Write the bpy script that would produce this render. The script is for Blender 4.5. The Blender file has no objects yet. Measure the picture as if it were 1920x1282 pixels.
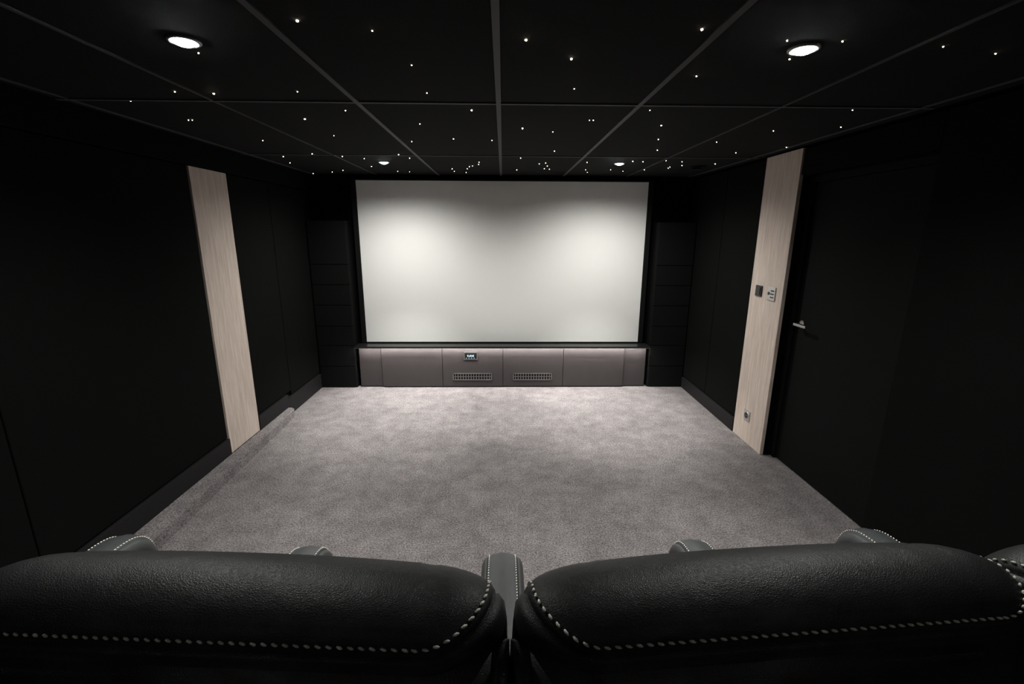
import bpy, bmesh, math, random
from mathutils import Vector, Matrix
random.seed(4)
sc=bpy.context.scene
COL=sc.collection
# ------------------------------------------------------------------ materials
def newmat(name):
    m=bpy.data.materials.new(name); m.use_nodes=True
    nt=m.node_tree; b=nt.nodes['Principled BSDF']
    return m,nt,b
def N(nt,t,**k):
    n=nt.nodes.new(t)
    for a,v in k.items(): setattr(n,a,v)
    return n
def simple(name,c,rough=.6,metal=0,noise=0,nscale=40,bump=0,bscale=200,spec=.5):
    m,nt,b=newmat(name)
    b.inputs['Base Color'].default_value=(*c,1)
    b.inputs['Roughness'].default_value=rough
    b.inputs['Metallic'].default_value=metal
    b.inputs['Specular IOR Level'].default_value=spec
    tc=N(nt,'ShaderNodeTexCoord')
    if noise:
        nz=N(nt,'ShaderNodeTexNoise'); nz.inputs['Scale'].default_value=nscale; nz.inputs['Detail'].default_value=5
        nt.links.new(tc.outputs['Object'],nz.inputs['Vector'])
        mr=N(nt,'ShaderNodeMapRange'); mr.inputs['From Min'].default_value=.3; mr.inputs['From Max'].default_value=.7
        mr.inputs['To Min'].default_value=1-noise; mr.inputs['To Max'].default_value=1+noise
        nt.links.new(nz.outputs['Fac'],mr.inputs['Value'])
        mx=N(nt,'ShaderNodeVectorMath',operation='SCALE'); mx.inputs[0].default_value=c
        nt.links.new(mr.outputs[0],mx.inputs['Scale']); nt.links.new(mx.outputs[0],b.inputs['Base Color'])
    if bump:
        nz=N(nt,'ShaderNodeTexNoise'); nz.inputs['Scale'].default_value=bscale; nz.inputs['Detail'].default_value=3
        nt.links.new(tc.outputs['Object'],nz.inputs['Vector'])
        bp=N(nt,'ShaderNodeBump'); bp.inputs['Strength'].default_value=bump; bp.inputs['Distance'].default_value=.002
        nt.links.new(nz.outputs['Fac'],bp.inputs['Height']); nt.links.new(bp.outputs[0],b.inputs['Normal'])
    return m
def emis(name,c,s,sample=True):
    m=bpy.data.materials.new(name); m.use_nodes=True; nt=m.node_tree; nt.nodes.clear()
    e=N(nt,'ShaderNodeEmission'); e.inputs[0].default_value=(*c,1); e.inputs[1].default_value=s
    o=N(nt,'ShaderNodeOutputMaterial'); nt.links.new(e.outputs[0],o.inputs[0])
    if not sample: m.cycles.emission_sampling='NONE'
    return m
M_wall=simple('black_wall_fabric',(.0045,.0047,.0045),.95,noise=.25,nscale=150,bump=.5,bscale=500,spec=.06)
M_wallgap=simple('wall_black_paint',(.0015,.0015,.0015),.9,spec=.05)
M_ceil=simple('ceiling_fabric',(.015,.015,.0155),.95,noise=.35,nscale=260,bump=.5,bscale=500,spec=.1)
M_tbar=simple('grid_bar_paint',(.075,.075,.078),.6,spec=.2)
M_base=simple('baseboard_paint',(.011,.0105,.011),.6,spec=.2)
M_cab=simple('cabinet_lacquer',(.044,.0385,.0385),.42,noise=.06,nscale=12,spec=.35)
M_spk=simple('speaker_grille_cloth',(.005,.005,.005),.8,bump=.4,bscale=700,spec=.1)
M_blk=simple('black_frame',(.004,.004,.004),.6,spec=.2)
M_shelf=simple('shelf_black',(.010,.010,.010),.3,spec=.35)
M_steel=simple('brushed_steel',(.42,.41,.40),.35,1)
M_grille=simple('grille_grey_metal',(.22,.21,.21),.4,.7)
M_dark=simple('dark_plastic',(.012,.012,.012),.35)
M_door=simple('door_black',(.004,.0042,.004),.8,bump=.3,bscale=300,spec=.1)
M_screen=simple('screen_fabric',(.80,.805,.77),.95,spec=.05)
M_thread=simple('cream_thread',(.78,.76,.68),.7,noise=.2,nscale=400)
M_star=emis('star_fibre',(1,.86,.62),22,False)
M_lamp=emis('lamp_lens',(.93,.97,1),90,False)
M_led=emis('led_strip',(1,.96,.93),175)
M_disp=emis('display_glow',(.55,.8,1),1.6,False)
M_plate=simple('plate_silver',(.55,.54,.52),.3,.7)
M_white=simple('ring_white_metal',(.35,.35,.35),.4,.5)
def carpet():
    m,nt,b=newmat('carpet_pile')
    tc=N(nt,'ShaderNodeTexCoord')
    def nz(s,d=4,r=.6):
        n=N(nt,'ShaderNodeTexNoise'); n.inputs['Scale'].default_value=s; n.inputs['Detail'].default_value=d; n.inputs['Roughness'].default_value=r
        nt.links.new(tc.outputs['Object'],n.inputs['Vector']); return n
    def mr(n,a,b_,c,d):
        k=N(nt,'ShaderNodeMapRange'); k.inputs['From Min'].default_value=a;k.inputs['From Max'].default_value=b_
        k.inputs['To Min'].default_value=c;k.inputs['To Max'].default_value=d
        nt.links.new(n.outputs['Fac'],k.inputs['Value']); return k
    a=mr(nz(1.3,3),.35,.65,.86,1.12); c=mr(nz(7,7,.8),.35,.65,.76,1.24); d=mr(nz(110,4,.85),.38,.62,.35,1.65)
    m1=N(nt,'ShaderNodeMath',operation='MULTIPLY'); nt.links.new(a.outputs[0],m1.inputs[0]); nt.links.new(c.outputs[0],m1.inputs[1])
    m2=N(nt,'ShaderNodeMath',operation='MULTIPLY'); nt.links.new(m1.outputs[0],m2.inputs[0]); nt.links.new(d.outputs[0],m2.inputs[1])
    v=N(nt,'ShaderNodeVectorMath',operation='SCALE'); v.inputs[0].default_value=(.355,.327,.326); nt.links.new(m2.outputs[0],v.inputs['Scale'])
    nt.links.new(v.outputs[0],b.inputs['Base Color'])
    b.inputs['Roughness'].default_value=1; b.inputs['Specular IOR Level'].default_value=.05
    bp=N(nt,'ShaderNodeBump'); bp.inputs['Strength'].default_value=.8; bp.inputs['Distance'].default_value=.008
    nt.links.new(d.outputs[0],bp.inputs['Height']); nt.links.new(bp.outputs[0],b.inputs['Normal'])
    return m
M_carpet=carpet()
def wood():
    m,nt,b=newmat('pale_oak')
    tc=N(nt,'ShaderNodeTexCoord'); mp=N(nt,'ShaderNodeMapping'); mp.inputs['Scale'].default_value=(1,14,.8)
    nt.links.new(tc.outputs['Object'],mp.inputs['Vector'])
    n=N(nt,'ShaderNodeTexNoise'); n.inputs['Scale'].default_value=3.5; n.inputs['Detail'].default_value=8; n.inputs['Roughness'].default_value=.65; n.inputs['Distortion'].default_value=.6
    nt.links.new(mp.outputs[0],n.inputs['Vector'])
    mp2=N(nt,'ShaderNodeMapping'); mp2.inputs['Scale'].default_value=(1,120,4); nt.links.new(tc.outputs['Object'],mp2.inputs['Vector'])
    n2=N(nt,'ShaderNodeTexNoise'); n2.inputs['Scale'].default_value=2.5; n2.inputs['Detail'].default_value=3; nt.links.new(mp2.outputs[0],n2.inputs['Vector'])
    ad=N(nt,'ShaderNodeMath',operation='MULTIPLY_ADD'); ad.inputs[1].default_value=.45; nt.links.new(n2.outputs['Fac'],ad.inputs[0]); nt.links.new(n.outputs['Fac'],ad.inputs[2])
    cr=N(nt,'ShaderNodeValToRGB'); e=cr.color_ramp.elements
    e[0].position=.52;e[0].color=(.49,.40,.34,1); e[1].position=.92;e[1].color=(.71,.61,.535,1)
    nt.links.new(ad.outputs[0],cr.inputs[0]); nt.links.new(cr.outputs[0],b.inputs['Base Color'])
    b.inputs['Roughness'].default_value=.55; b.inputs['Specular IOR Level'].default_value=.25
    return m
M_wood=wood()
def leather(name,base,rough,spec):
    m,nt,b=newmat(name)
    tc=N(nt,'ShaderNodeTexCoord')
    b.inputs['Base Color'].default_value=(*base,1); b.inputs['Roughness'].default_value=rough; b.inputs['Specular IOR Level'].default_value=spec
    v=N(nt,'ShaderNodeTexVoronoi'); v.feature='DISTANCE_TO_EDGE'; v.inputs['Scale'].default_value=330
    n=N(nt,'ShaderNodeTexNoise'); n.inputs['Scale'].default_value=30; n.inputs['Detail'].default_value=4
    w=N(nt,'ShaderNodeVectorMath',operation='MULTIPLY_ADD'); w.inputs[1].default_value=(.01,.01,.01)
    nt.links.new(tc.outputs['Object'],n.inputs['Vector']); nt.links.new(n.outputs['Color'],w.inputs[0]); nt.links.new(tc.outputs['Object'],w.inputs[2]); nt.links.new(w.outputs[0],v.inputs['Vector'])
    b1=N(nt,'ShaderNodeBump'); b1.inputs['Strength'].default_value=.55; b1.inputs['Distance'].default_value=.0012; nt.links.new(v.outputs['Distance'],b1.inputs['Height'])
    n3=N(nt,'ShaderNodeTexNoise'); n3.inputs['Scale'].default_value=9; n3.inputs['Detail'].default_value=3; nt.links.new(tc.outputs['Object'],n3.inputs['Vector'])
    b2=N(nt,'ShaderNodeBump'); b2.inputs['Strength'].default_value=.3; b2.inputs['Distance'].default_value=.012; nt.links.new(n3.outputs['Fac'],b2.inputs['Height'])
    nt.links.new(b1.outputs[0],b2.inputs['Normal']); nt.links.new(b2.outputs[0],b.inputs['Normal'])
    return m
M_leather=leather('black_leather',(.011,.013,.0122),.5,.3)
M_armleather_glare=leather('armrest_leather_glare',(.034,.038,.038),.42,.55)  # same black leather; downlight glare on the arm tops put into a greyer base
# ------------------------------------------------------------------ helpers
def link(o,parent=None):
    COL.objects.link(o)
    if parent: o.parent=parent
    return o
def empty(name,loc=(0,0,0),rz=0,parent=None):
    e=bpy.data.objects.new(name,None); e.location=loc; e.rotation_euler=(0,0,rz); e.empty_display_size=.1; link(e,parent); return e
def bm_box(bm,a,b,mi=0,bev=0):
    a=Vector(a);b=Vector(b)
    r=bmesh.ops.create_cube(bm,size=1)
    vs=r['verts']
    for v in vs: v.co=Vector((a[i]+(v.co[i]+.5)*(b[i]-a[i]) for i in range(3)))
    fs=set(f for v in vs for f in v.link_faces)
    for f in fs: f.material_index=mi
    if bev:
        es=list(set(e for v in vs for e in v.link_edges))
        r=bmesh.ops.bevel(bm,geom=es,offset=bev,segments=2,affect='EDGES',profile=.7)
        for f in r['faces']: f.material_index=mi
def finish(bm,name,mats,parent=None,smooth=False,loc=None):
    me=bpy.data.meshes.new(name); bmesh.ops.recalc_face_normals(bm,faces=bm.faces); bm.to_mesh(me); bm.free()
    for m in mats: me.materials.append(m)
    if smooth:
        for p in me.polygons: p.use_smooth=True
    o=bpy.data.objects.new(name,me); link(o,parent)
    if loc: o.location=loc
    return o
def boxes(name,L,mats,parent=None,bev=0):
    bm=bmesh.new()
    for x in L:
        a,b=x[0],x[1]; mi=x[2] if len(x)>2 else 0; bv=x[3] if len(x)>3 else bev
        bm_box(bm,a,b,mi,bv)
    return finish(bm,name,mats,parent)
def bm_cyl(bm,c,r,h,axis='Z',seg=24,mi=0,r2=None):
    m={'Z':Matrix.Identity(4),'X':Matrix.Rotation(math.pi/2,4,'Y'),'Y':Matrix.Rotation(math.pi/2,4,'X')}[axis]
    rr=bmesh.ops.create_cone(bm,cap_ends=True,segments=seg,radius1=r,radius2=r if r2 is None else r2,depth=h,matrix=Matrix.Translation(c)@m)
    for f in set(f for v in rr['verts'] for f in v.link_faces): f.material_index=mi
# ------------------------------------------------------------------ room shell
H=2.238; YF=4.97; YB=-1.4
boxes('floor',[((-2.3,YB-.1,-.1),(2.3,YF+.1,0))],[M_carpet])
boxes('ceiling',[((-2.3,YB-.1,H),(2.3,YF+.1,H+.1))],[M_ceil])
boxes('wall_front',[((-2.3,YF,0),(2.3,YF+.1,H))],[M_wallgap])
boxes('wall_back',[((-2.3,YB-.1,0),(2.3,YB,H))],[M_wall])
T=.018
L=[((-2.15,YB,0),(-2.0-T,YF,H),1)]
for y0,y1,z0 in [(YB,.2,.21),(.2,1.74,.21),(1.74,3.105,.21),(3.515,4.12,.21),(4.12,YF,.17)]:
    L.append(((-2.0-T,y0+.003,z0),(-2.0,y1-.003,2.07),0,.006))
L.append(((-2.0-T,YB,2.076),(-1.985,YF,H),0,.004))
boxes('wall_left',L,[M_wall,M_wallgap])
DX=2.09
L=[((2.0+T,3.2,0),(2.15,YF,H),1),((2.0+T,YB,0),(2.15,2.2,H),1),((2.0+T,2.2,2.045),(2.15,3.2,H),1),((DX+.045,2.2,0),(2.15,3.2,2.045),1)]
for y0,y1,z0 in [(YB,.75,.0),(.75,2.2,.0),(3.635,4.25,.13),(4.25,YF,.13)]:
    L.append(((2.0,y0+.003,z0),(2.0+T,y1-.003,2.215),0,.006))
L.append(((2.0,2.2,2.05),(2.0+T,3.2,2.215),0,.006))
boxes('wall_right',L,[M_wall,M_wallgap])
d=empty('door_1',(0,0,0))
boxes('leaf',[((DX,2.245,.006),(DX+.04,3.155,2.0),0,.003)],[M_door],d)
boxes('frame',[((DX-.02,2.2,0),(DX+.044,2.242,2.043),0,.003),((DX-.02,3.158,0),(DX+.044,3.2,2.043),0,.003),((DX-.02,2.242,2.003),(DX+.044,3.158,2.043),0,.003)],[M_door],d)
bm=bmesh.new()
bm_cyl(bm,(DX-.004,3.085,1.055),.026,.01,'X'); bm_cyl(bm,(DX-.03,3.085,1.055),.009,.05,'X')
bm_box(bm,(DX-.062,2.965,1.046),(DX-.048,3.095,1.064),0,.004)
finish(bm,'lever_handle',[M_steel],d)
boxes('wood_wall_panel',[((-2.0-T,3.109,.082),(-1.992,3.511,2.07),0,.002)],[M_wood])
boxes('wood_wall_panel.001',[((1.992,3.205,0),(2.0+T,3.631,2.222),0,.002)],[M_wood])
boxes('baseboard_left',[((-2.0-T,4.03,0),(-1.985,4.8,.16),0,.004),((-2.0-T,YB,.08),(-1.985,3.105,.2),0,.004),((-2.0-T,3.515,.08),(-1.985,4.03,.2),0,.004)],[M_base])
boxes('baseboard_right',[((1.985,3.635,0),(2.0+T,4.8,.12),0,.004)],[M_base])
bm=bmesh.new()
out=[(-2.0,YB+.01),(-1.70,YB+.01),(-1.80,.9),(-1.852,2.25),(-1.925,3.97),(-1.94,4.02),(-2.0,4.02)]
lo=[bm.verts.new((x,y,0)) for x,y in out]; hi=[bm.verts.new((x,y,.08)) for x,y in out]
bm.faces.new(hi); bm.faces.new(lo[::-1])
for i in range(len(out)):
    j=(i+1)%len(out); bm.faces.new((lo[i],lo[j],hi[j],hi[i]))
es=[e for e in bm.edges if e.verts[0].co.z>.07 and e.verts[1].co.z>.07]
bmesh.ops.bevel(bm,geom=es,offset=.012,segments=3,affect='EDGES')
finish(bm,'floor_ledge',[M_carpet])
L=[]
for x in (-1.93,-1.295,-.657,-.02,.622,1.28,1.93):
    w=.011 if abs(x)<1 else .005
    L.append(((x-w,YB,H-.006),(x+w,YF,H+.002),0))
for y in (-.67,.80,2.265,3.735):
    L.append(((-1.99,y-.009,H-.0055),(1.99,y+.009,H+.002),0))
boxes('trim_1',L,[M_tbar])
# ------------------------------------------------------------------ stars
stars=[(-57,145),(-38,151),(-32,179),(7,156),(23,171),(29,204),(-32,212),(-86,212),(-123,216),(-100,170),(-138,214),(-168,229),(-166,265),(-164,265),(-103,260),(-76,242),(-15,239),(-45,269),(45,257),(47,257),(11,277),(70,236),(86,267),(72,187),(57,147),(86,154),(96,169),(103,154),(137,157),
(159,162),(165,232),(185,267),(154,278),(192,328),(169,351),(137,312),(97,305),(109,343),(29,286),(37,350),(-7,313),(-31,309),(-59,319),(-103,302),(-155,320),(-172,385),(-182,419),(-144,371),(-125,382),(-111,392),(-79,371),(-74,388),(-192,493),(-168,479),(-153,466),(-118,438),(-102,471),(-91,474),(-47,449),
(-47,468),(-33,448),(-30,434),(-27,430),(-20,407),(-21,420),(-36,475),(14,383),(13,453),(31,414),(36,408),(39,426),(38,444),(43,447),(70,403),(82,468),(77,449),(100,448),(106,395),(115,397),(131,446),(114,458),(132,391),(149,434),(147,396),(155,417),(148,427),(179,406),(172,419),
(-60,40),(50,20),(-130,60),(110,70),(-20,90),(30,-40),(-90,-60),(140,-20)]
bm=bmesh.new()
big={(-57,145),(7,156),(23,171),(57,147),(11,277),(86,267),(-15,239),(-103,260),(-123,216)}
for s in stars:
    r=.0040 if s in big else (random.uniform(.0019,.0027) if s[1]<350 else random.uniform(.0025,.0032))
    bmesh.ops.create_icosphere(bm,subdivisions=1,radius=r,matrix=Matrix.Translation((s[0]/100,s[1]/100,H-.001)))
finish(bm,'star_ceiling_lights',[M_star])
# ------------------------------------------------------------------ downlights
def downlight(x,y,power,size,narrow,beam=76):
    e=empty('recessed_downlight',(x,y,H))
    bm=bmesh.new()
    prof=[(.033,-.001),(.036,-.006),(.043,-.007),(.047,-.004),(.047,.0)]
    seg=32; rings=[]
    for r,z in prof: rings.append([bm.verts.new((r*math.cos(2*math.pi*i/seg),r*math.sin(2*math.pi*i/seg),z)) for i in range(seg)])
    for a,b in zip(rings,rings[1:]):
        for i in range(seg): bm.faces.new((a[i],a[(i+1)%seg],b[(i+1)%seg],b[i]))
    finish(bm,'bezel_ring',[M_white],e,True)
    bm=bmesh.new()
    bmesh.ops.create_uvsphere(bm,u_segments=20,v_segments=10,radius=.034,matrix=Matrix.Scale(.5,4,(0,0,1)))
    finish(bm,'lens',[M_lamp],e,True)
    for nm,pw,sz in (('bulb',power,size),('bulb_beam',narrow,beam)):
        ld=bpy.data.lights.new(nm,'SPOT'); ld.energy=pw; ld.spot_size=math.radians(sz); ld.spot_blend=1; ld.shadow_soft_size=.02; ld.color=(1,.985,.95)
        lo=bpy.data.objects.new(nm,ld); link(lo,e); lo.location=(0,0,-.04)
for a in [(-.98,1.6,80,150,75),(.95,1.6,80,150,75),(-1.0,4.10,102,160,330,68),(.98,4.07,102,160,330,68),(-.98,-.7,5,150,5),(.95,-.7,5,150,5)]: downlight(*a)
bm=bmesh.new()
bm_cyl(bm,(0,0,-.006),.075,.012,'Z',32); bm_cyl(bm,(0,0,-.02),.05,.012,'Z',32,0,.03)
finish(bm,'round_ceiling_vent',[M_base],None,False,(1.70,4.22,H))
# ------------------------------------------------------------------ projection screen
s=empty('projection_screen')
x0,x1,z0,z1=-1.50,1.503,.487,2.176
boxes('screen_fabric',[((x0,4.93,z0),(x1,4.945,z1))],[M_screen],s)
boxes('screen_frame',[((x0-.05,4.92,z0-.008),(x0,4.97,z1+.012)),((x1,4.92,z0-.008),(x1+.05,4.97,z1+.012)),((x0,4.92,z1),(x1,4.97,z1+.012)),((x0,4.92,z0-.008),(x1,4.97,z0))],[M_blk],s)
# ------------------------------------------------------------------ media cabinet
c=empty('media_cabinet')
boxes('carcass',[((-1.565,4.835,.0),(1.575,4.96,.452)),((-1.31,4.82,0),(1.34,4.86,.45))],[M_dark],c)
L=[]
xs=[-1.32,-.66,0,.66,1.33]
for a,b in zip(xs,xs[1:]): L.append(((a+.003,4.80,.012),(b-.003,4.82,.447),0,.002))
L.append(((-1.562,4.822,.012),(-1.325,4.836,.452),0,.002)); L.append(((1.335,4.822,.012),(1.572,4.836,.452),0,.002))
boxes('door_fronts',L,[M_cab],c)
boxes('top_shelf',[((-1.585,4.755,.456),(1.59,4.918,.474),0,.003),((-1.585,4.751,.4545),(1.59,4.756,.458),1)],[M_shelf,M_steel],c)
boxes('led_strip',[((-1.55,4.7575,.4532),(1.56,4.7675,.4558))],[M_led],c)
bm=bmesh.new()
for a,b in [(-.55,-.12),(.11,.54)]:
    zb,zt=.085,.165
    bm_box(bm,(a,4.792,zb),(b,4.8005,zb+.008),0); bm_box(bm,(a,4.792,zt-.008),(b,4.8005,zt),0)
    bm_box(bm,(a,4.792,zb),(a+.01,4.8005,zt),0); bm_box(bm,(b-.01,4.792,zb),(b,4.8005,zt),0)
    bm_box(bm,(a,4.793,(zb+zt)/2-.003),(b,4.8005,(zb+zt)/2+.003),0)
    bm_box(bm,(a+.005,4.7975,zb+.004),(b-.005,4.7995,zt-.004),1)
    n=15
    for i in range(1,n):
        x=a+(b-a)*i/n; bm_box(bm,(x-.004,4.793,zb),(x+.004,4.8005,zt),0)
finish(bm,'ventilation_grilles',[M_grille,M_blk],c)
bm=bmesh.new()
bm_box(bm,(-.425,4.792,.318),(-.275,4.801,.405),0,.004); bm_box(bm,(-.415,4.7905,.328),(-.285,4.793,.395),1)
for i,h in enumerate([.022,.014,.022,.018,.022]):
    bm_box(bm,(-.385+i*.015,4.789,.352),(-.376+i*.015,4.791,.352+h),2)
for i in range(4): bm_box(bm,(-.402+i*.028,4.789,.336),(-.392+i*.028,4.791,.340),2)
finish(bm,'status_display',[M_steel,M_blk,M_disp],c)
zs=[.003,.24,.475,.687,.912,1.127,1.337,1.775]
for sx in (-1,1):
    e=empty('speaker_tower')
    a,b=(-1.99,-1.600) if sx<0 else (1.605,1.99)
    boxes('tower_body',[((a,4.82,0),(b,4.96,1.775)),],[M_blk],e)
    boxes('speaker_fronts',[((a+.004,4.80,z0_+.003),(b-.002,4.822,z1_-.003),0,.003) for z0_,z1_ in zip(zs,zs[1:])],[M_spk],e)
# ------------------------------------------------------------------ wall devices
e=empty('light_switch')
boxes('switch_plate',[((1.982,3.462,1.195),(1.992,3.545,1.278),0,.003),((1.978,3.475,1.208),(1.983,3.532,1.265),0,.002)],[M_dark],e)
e=empty('wall_control_panel')
bm=bmesh.new(); bm_box(bm,(1.984,3.285,1.185),(1.992,3.385,1.285),0,.003)
for i in range(3):
    for j in range(2): bm_box(bm,(1.981,3.30+j*.022,1.205+i*.024),(1.985,3.313+j*.022,1.214+i*.024),1)
bm_cyl(bm,(1.982,3.362,1.235),.011,.006,'X',20,1); bm_cyl(bm,(1.980,3.362,1.235),.006,.006,'X',16,2)
finish(bm,'keypad',[M_plate,M_dark,M_white],e)
e=empty('power_outlet')
bm=bmesh.new(); bm_box(bm,(1.984,3.40,.188),(1.992,3.482,.27),0,.003)
bm_cyl(bm,(1.983,3.441,.229),.030,.005,'X',32,0); bm_cyl(bm,(1.981,3.441,.229),.024,.004,'X',32,1)
for q in (-.009,.009): bm_cyl(bm,(1.979,3.441+q,.229),.003,.003,'X',12,0)
finish(bm,'socket',[M_plate,M_dark],e)
# ------------------------------------------------------------------ recliners
def smooth_profile(P,n=60):
    P=[Vector(p) for p in P]; out=[]
    Q=[P[0]*2-P[1]]+P+[P[-1]*2-P[-2]]
    for i in range(1,len(Q)-2):
        for k in range(10):
            t=k/10; a,b,c_,d_=Q[i-1],Q[i],Q[i+1],Q[i+2]
            out.append(.5*((2*b)+(c_-a)*t+(2*a-5*b+4*c_-d_)*t*t+(3*b-a-3*c_+d_)*t**3))
    out.append(P[-1]); return out
class Prof:
    def __init__(s,P):
        s.p=smooth_profile(P); s.l=[0]
        for a,b in zip(s.p,s.p[1:]): s.l.append(s.l[-1]+(b-a).length)
        s.L=s.l[-1]
    def raw(s,t):
        if t<=0: return s.p[0]+(s.p[1]-s.p[0]).normalized()*t
        if t>=s.L: return s.p[-1]+(s.p[-1]-s.p[-2]).normalized()*(t-s.L)
        for i in range(len(s.p)-1):
            if s.l[i+1]>=t: return s.p[i].lerp(s.p[i+1],(t-s.l[i])/(s.l[i+1]-s.l[i]))
    def at(s,t):
        e=.012
        return s.raw(t),(s.raw(t+e)-s.raw(t-e)).normalized()
def outline(xa,xb,ta,tb,r,d,nc=10,nx=24,nt=24):
    w=min((xb-xa),(tb-ta))/2-.001
    d=min(d,w)
    xa+=d;xb-=d;ta+=d;tb-=d; r=max(r-d,.0003); r=min(r,(xb-xa)/2*.999,(tb-ta)/2*.999)
    pts=[]
    cs=[(xb-r,ta+r,-math.pi/2),(xb-r,tb-r,0),(xa+r,tb-r,math.pi/2),(xa+r,ta+r,math.pi)]
    for k,(cx,ct,a0) in enumerate(cs):
        for i in range(nc+1):
            a=a0+math.pi/2*i/nc; pts.append((cx+r*math.cos(a),ct+r*math.sin(a)))
        a=pts[-1]; nxt=cs[(k+1)%4]; b=(nxt[0]+r*math.cos(nxt[2]),nxt[1]+r*math.sin(nxt[2]))
        m=nt if k%2==0 else nx
        for i in range(1,m): pts.append((a[0]+(b[0]-a[0])*i/m,a[1]+(b[1]-a[1])*i/m))
    return pts
def cushion(name,prof,xa,xb,r,puff,gus,parent,crown=0,nx=24,nt=24,stitch=None,mat=None):
    pr=Prof(prof); xm=(xa+xb)/2; hw=(xb-xa)/2
    def P(x,t,h):
        p,d=pr.at(t); n=Vector((-d.y,d.x))
        c_=crown*(1-abs((x-xm)/hw)**2.4) if crown else 0
        p=p+n*(h+c_)
        return Vector((x,p.x,p.y))
    ins=[(0,0),(.004,.006),(.010,.012),(.02,.018),(.035,.023),(.055,.027),(.08,.029),(.11,.03),(.15,.031),(.2,.031),(.26,.031),(.33,.031)]
    wmin=min(xb-xa,pr.L)/2
    ins=[(d,h/.031*puff) for d,h in ins if d<wmin-.004]+[(wmin,puff)]
    rings=list(reversed(gus))+ins
    bm=bmesh.new(); R=[]
    for d,h in rings: R.append([bm.verts.new(P(x,t,h)) for x,t in outline(xa,xb,0,pr.L,r,d,nx=nx,nt=nt)])
    n=len(R[0])
    for a,b in zip(R,R[1:]):
        for i in range(n):
            j=(i+1)%n; bm.faces.new((a[i],a[j],b[j],b[i]))
    bm.faces.new(R[0][::-1])
    bmesh.ops.remove_doubles(bm,verts=R[-1],dist=.0025)
    o=finish(bm,name,[mat or M_leather],parent,True)
    if stitch:
        d0,sp,ln,wd=stitch
        pts=outline(xa,xb,0,pr.L,r,d0,nc=24,nx=60,nt=80)
        hh=puff*.33
        P3=[(P(x,t,hh),P(x,t,hh+.01)) for x,t in pts]; P3.append(P3[0])
        bm=bmesh.new(); acc=0
        for (a,an),(b,bn) in zip(P3,P3[1:]):
            seg=(b-a).length
            if seg<1e-6: continue
            while acc<=seg:
                p=a.lerp(b,acc/seg); tdir=(b-a).normalized(); nn=(an-a).normalized(); sd=tdir.cross(nn).normalized()
                tdir=(tdir+sd*.28).normalized(); sd=tdir.cross(nn).normalized()
                mt=Matrix.Translation(p+nn*.0008)@Matrix((tdir*ln/2,sd*wd/2,nn*wd/2)).transposed().to_4x4()
                bmesh.ops.create_icosphere(bm,subdivisions=1,radius=1,matrix=mt)
                acc+=sp
            acc-=seg
        finish(bm,name+'_stitching',[M_thread],parent,True)
    return o
GUS=[(.002,-.006),(-.006,-.004),(-.014,-.012),(-.018,-.03),(-.016,-.048),(-.008,-.055)]
GUSA=[(.001,-.003),(-.004,-.002),(-.013,-.010),(-.020,-.025),(-.021,-.045),(-.012,-.06)]
def arm(parent,x,dy,suffix):
    yt=1.30+dy
    prof=[(.70+dy,.560),(.95+dy,.566),(1.15+dy,.566),(yt-.07,.562),(yt-.01,.548),(yt+.035,.515),(yt+.06,.465),(yt+.07,.40),(yt+.072,.25)]
    cushion('armrest_pad_'+suffix,prof,x-.052,x+.052,.012,.014,GUSA,parent,nx=6,nt=40,stitch=(.006,.0125,.009,.0040),mat=M_armleather_glare)
    bm=bmesh.new(); pts=[(.70+dy,.53),(1.15+dy,.535),(yt-.07,.525),(yt-.02,.505),(yt+.01,.47),(yt+.03,.42),(yt+.035,.2),(yt+.035,.06),(.70+dy,.06)]
    A=[bm.verts.new((x-.069,a,b)) for a,b in pts]; B=[bm.verts.new((x+.069,a,b)) for a,b in pts]
    bm.faces.new(A);bm.faces.new(B[::-1])
    for i in range(len(pts)):
        j=(i+1)%len(pts); bm.faces.new((A[i],B[i],B[j],A[j]))
    bmesh.ops.bevel(bm,geom=[e_ for e_ in bm.edges if abs(e_.verts[0].co.x-e_.verts[1].co.x)<1e-5],offset=.008,segments=2,affect='EDGES')
    finish(bm,'armrest_side_'+suffix,[M_leather],parent)
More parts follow.
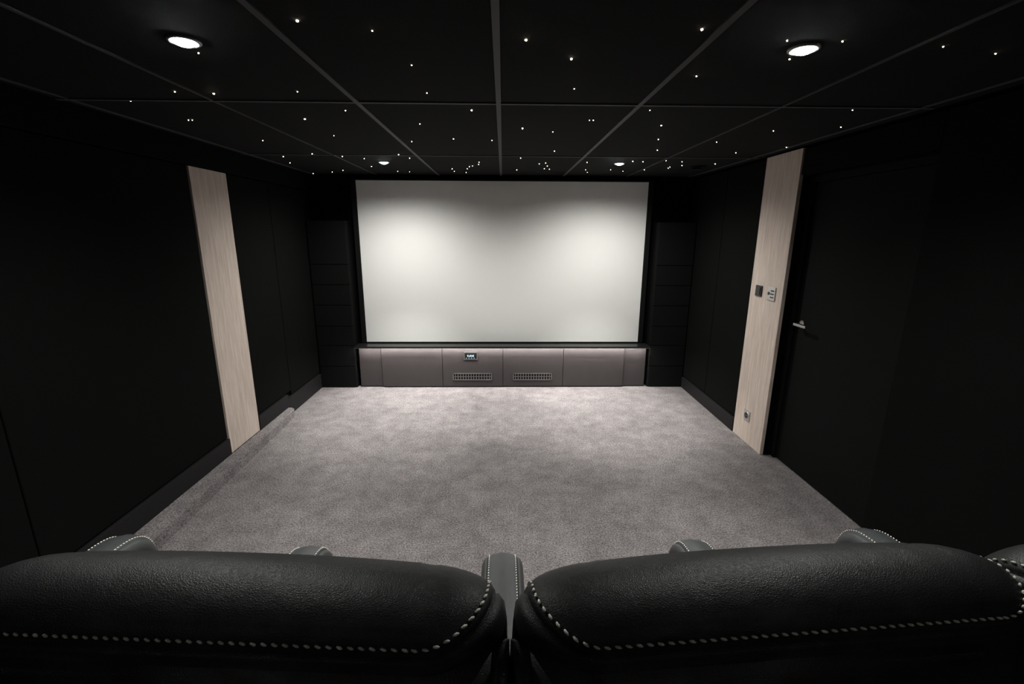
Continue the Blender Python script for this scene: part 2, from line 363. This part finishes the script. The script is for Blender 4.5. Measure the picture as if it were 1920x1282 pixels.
def recliner(cx,cy,rz,arms,dz=0,hw=.355):
    e=empty('home_theater_recliner',(cx,cy,0))
    bk=empty('backrest',(0,.53,0),rz,e)     # backs are angled slightly towards the row centre
    def s(P): return [(a-.53,b+dz*(b>1)) for a,b in P]
    prof=[(.450,1.177),(.467,1.191),(.495,1.198),(.525,1.196),(.555,1.183),(.578,1.156),(.594,1.112),(.61,1.046),(.635,.9),(.66,.72)]
    cushion('headrest_cushion',s(prof),-hw,hw,.085,.024,GUS,bk,crown=.014,nx=36,nt=36,stitch=(.007,.0128,.0100,.0040))
    # upholstered back: rounded slab, full width, tucked under the headrest
    bm=bmesh.new()
    W=hw+.022
    pts=[(.53,.12),(.49,.35),(.452,.65),(.432,.9),(.428,1.05),(.434,1.10),(.450,1.135),(.480,1.152),(.53,1.150),(.565,1.12),(.575,1.0),(.60,.75),(.64,.45),(.68,.12)]
    pts=s(pts)
    A=[bm.verts.new((-W,a,b)) for a,b in pts]; B=[bm.verts.new((W,a,b)) for a,b in pts]
    fa=bm.faces.new(A); fb=bm.faces.new(B[::-1])
    for i in range(len(pts)):
        j=(i+1)%len(pts); bm.faces.new((A[i],B[i],B[j],A[j]))
    bmesh.ops.bevel(bm,geom=list(set(list(fa.edges)+list(fb.edges))),offset=.02,segments=4,affect='EDGES')
    finish(bm,'back_upholstery',[M_leather],bk,True)
    prof=[(.74,.47),(.9,.455),(1.1,.46),(1.22,.465),(1.29,.44),(1.32,.38),(1.325,.30)]
    cushion('seat_cushion',prof,-.24,.24,.05,.02,[(0,-.004),(-.008,-.01),(-.012,-.03),(-.008,-.06),(0,-.09)],e,nx=20,nt=30,stitch=(.006,.0128,.009,.003))
    boxes('base_box',[((-.25,.58,.05),(.25,1.2,.34),0,.01),((-.25,1.23,.06),(.25,1.30,.30),0,.02)],[M_leather],e)
    bm=bmesh.new()
    for px in (-.23,.23):
        for py in (.64,1.22): bm_cyl(bm,(px,py,.028),.022,.056,'Z',16)
    finish(bm,'feet',[M_dark],e)
    for i,(ax,ady) in enumerate(arms): arm(e,ax,ady,str(i+1))
    return e
r=math.radians
recliner(-.368,.008,-r(3.5),[(-.337,.145)])
recliner(.378,.010,r(4),[(-.380,.095),(.330,.16)],0,.345)
recliner(-1.125,.055,-r(4),[(-.295,.17)],-.01)
recliner(1.117,.058,r(4),[(.293,.17)],-.01)
# ------------------------------------------------------------------ world + camera
w=bpy.data.worlds.new('dim_room'); sc.world=w; w.use_nodes=True
w.node_tree.nodes['Background'].inputs[0].default_value=(0,0,0,1)
cam=bpy.data.cameras.new('camera'); co=bpy.data.objects.new('camera',cam); COL.objects.link(co); sc.camera=co
cam.sensor_width=36; cam.lens=856/1920*36; cam.clip_start=.02
yw=Vector((-17,206,-856)).normalized(); up=Vector((17,3559,856)); up=(up-yw*up.dot(yw)).normalized(); xw=yw.cross(up)
M=Matrix((xw,yw,up))
m4=M.to_4x4(); m4.translation=Vector((0,0,1.67)); co.matrix_world=m4
sc.view_settings.view_transform='Standard'; sc.view_settings.look='None'; sc.view_settings.exposure=0
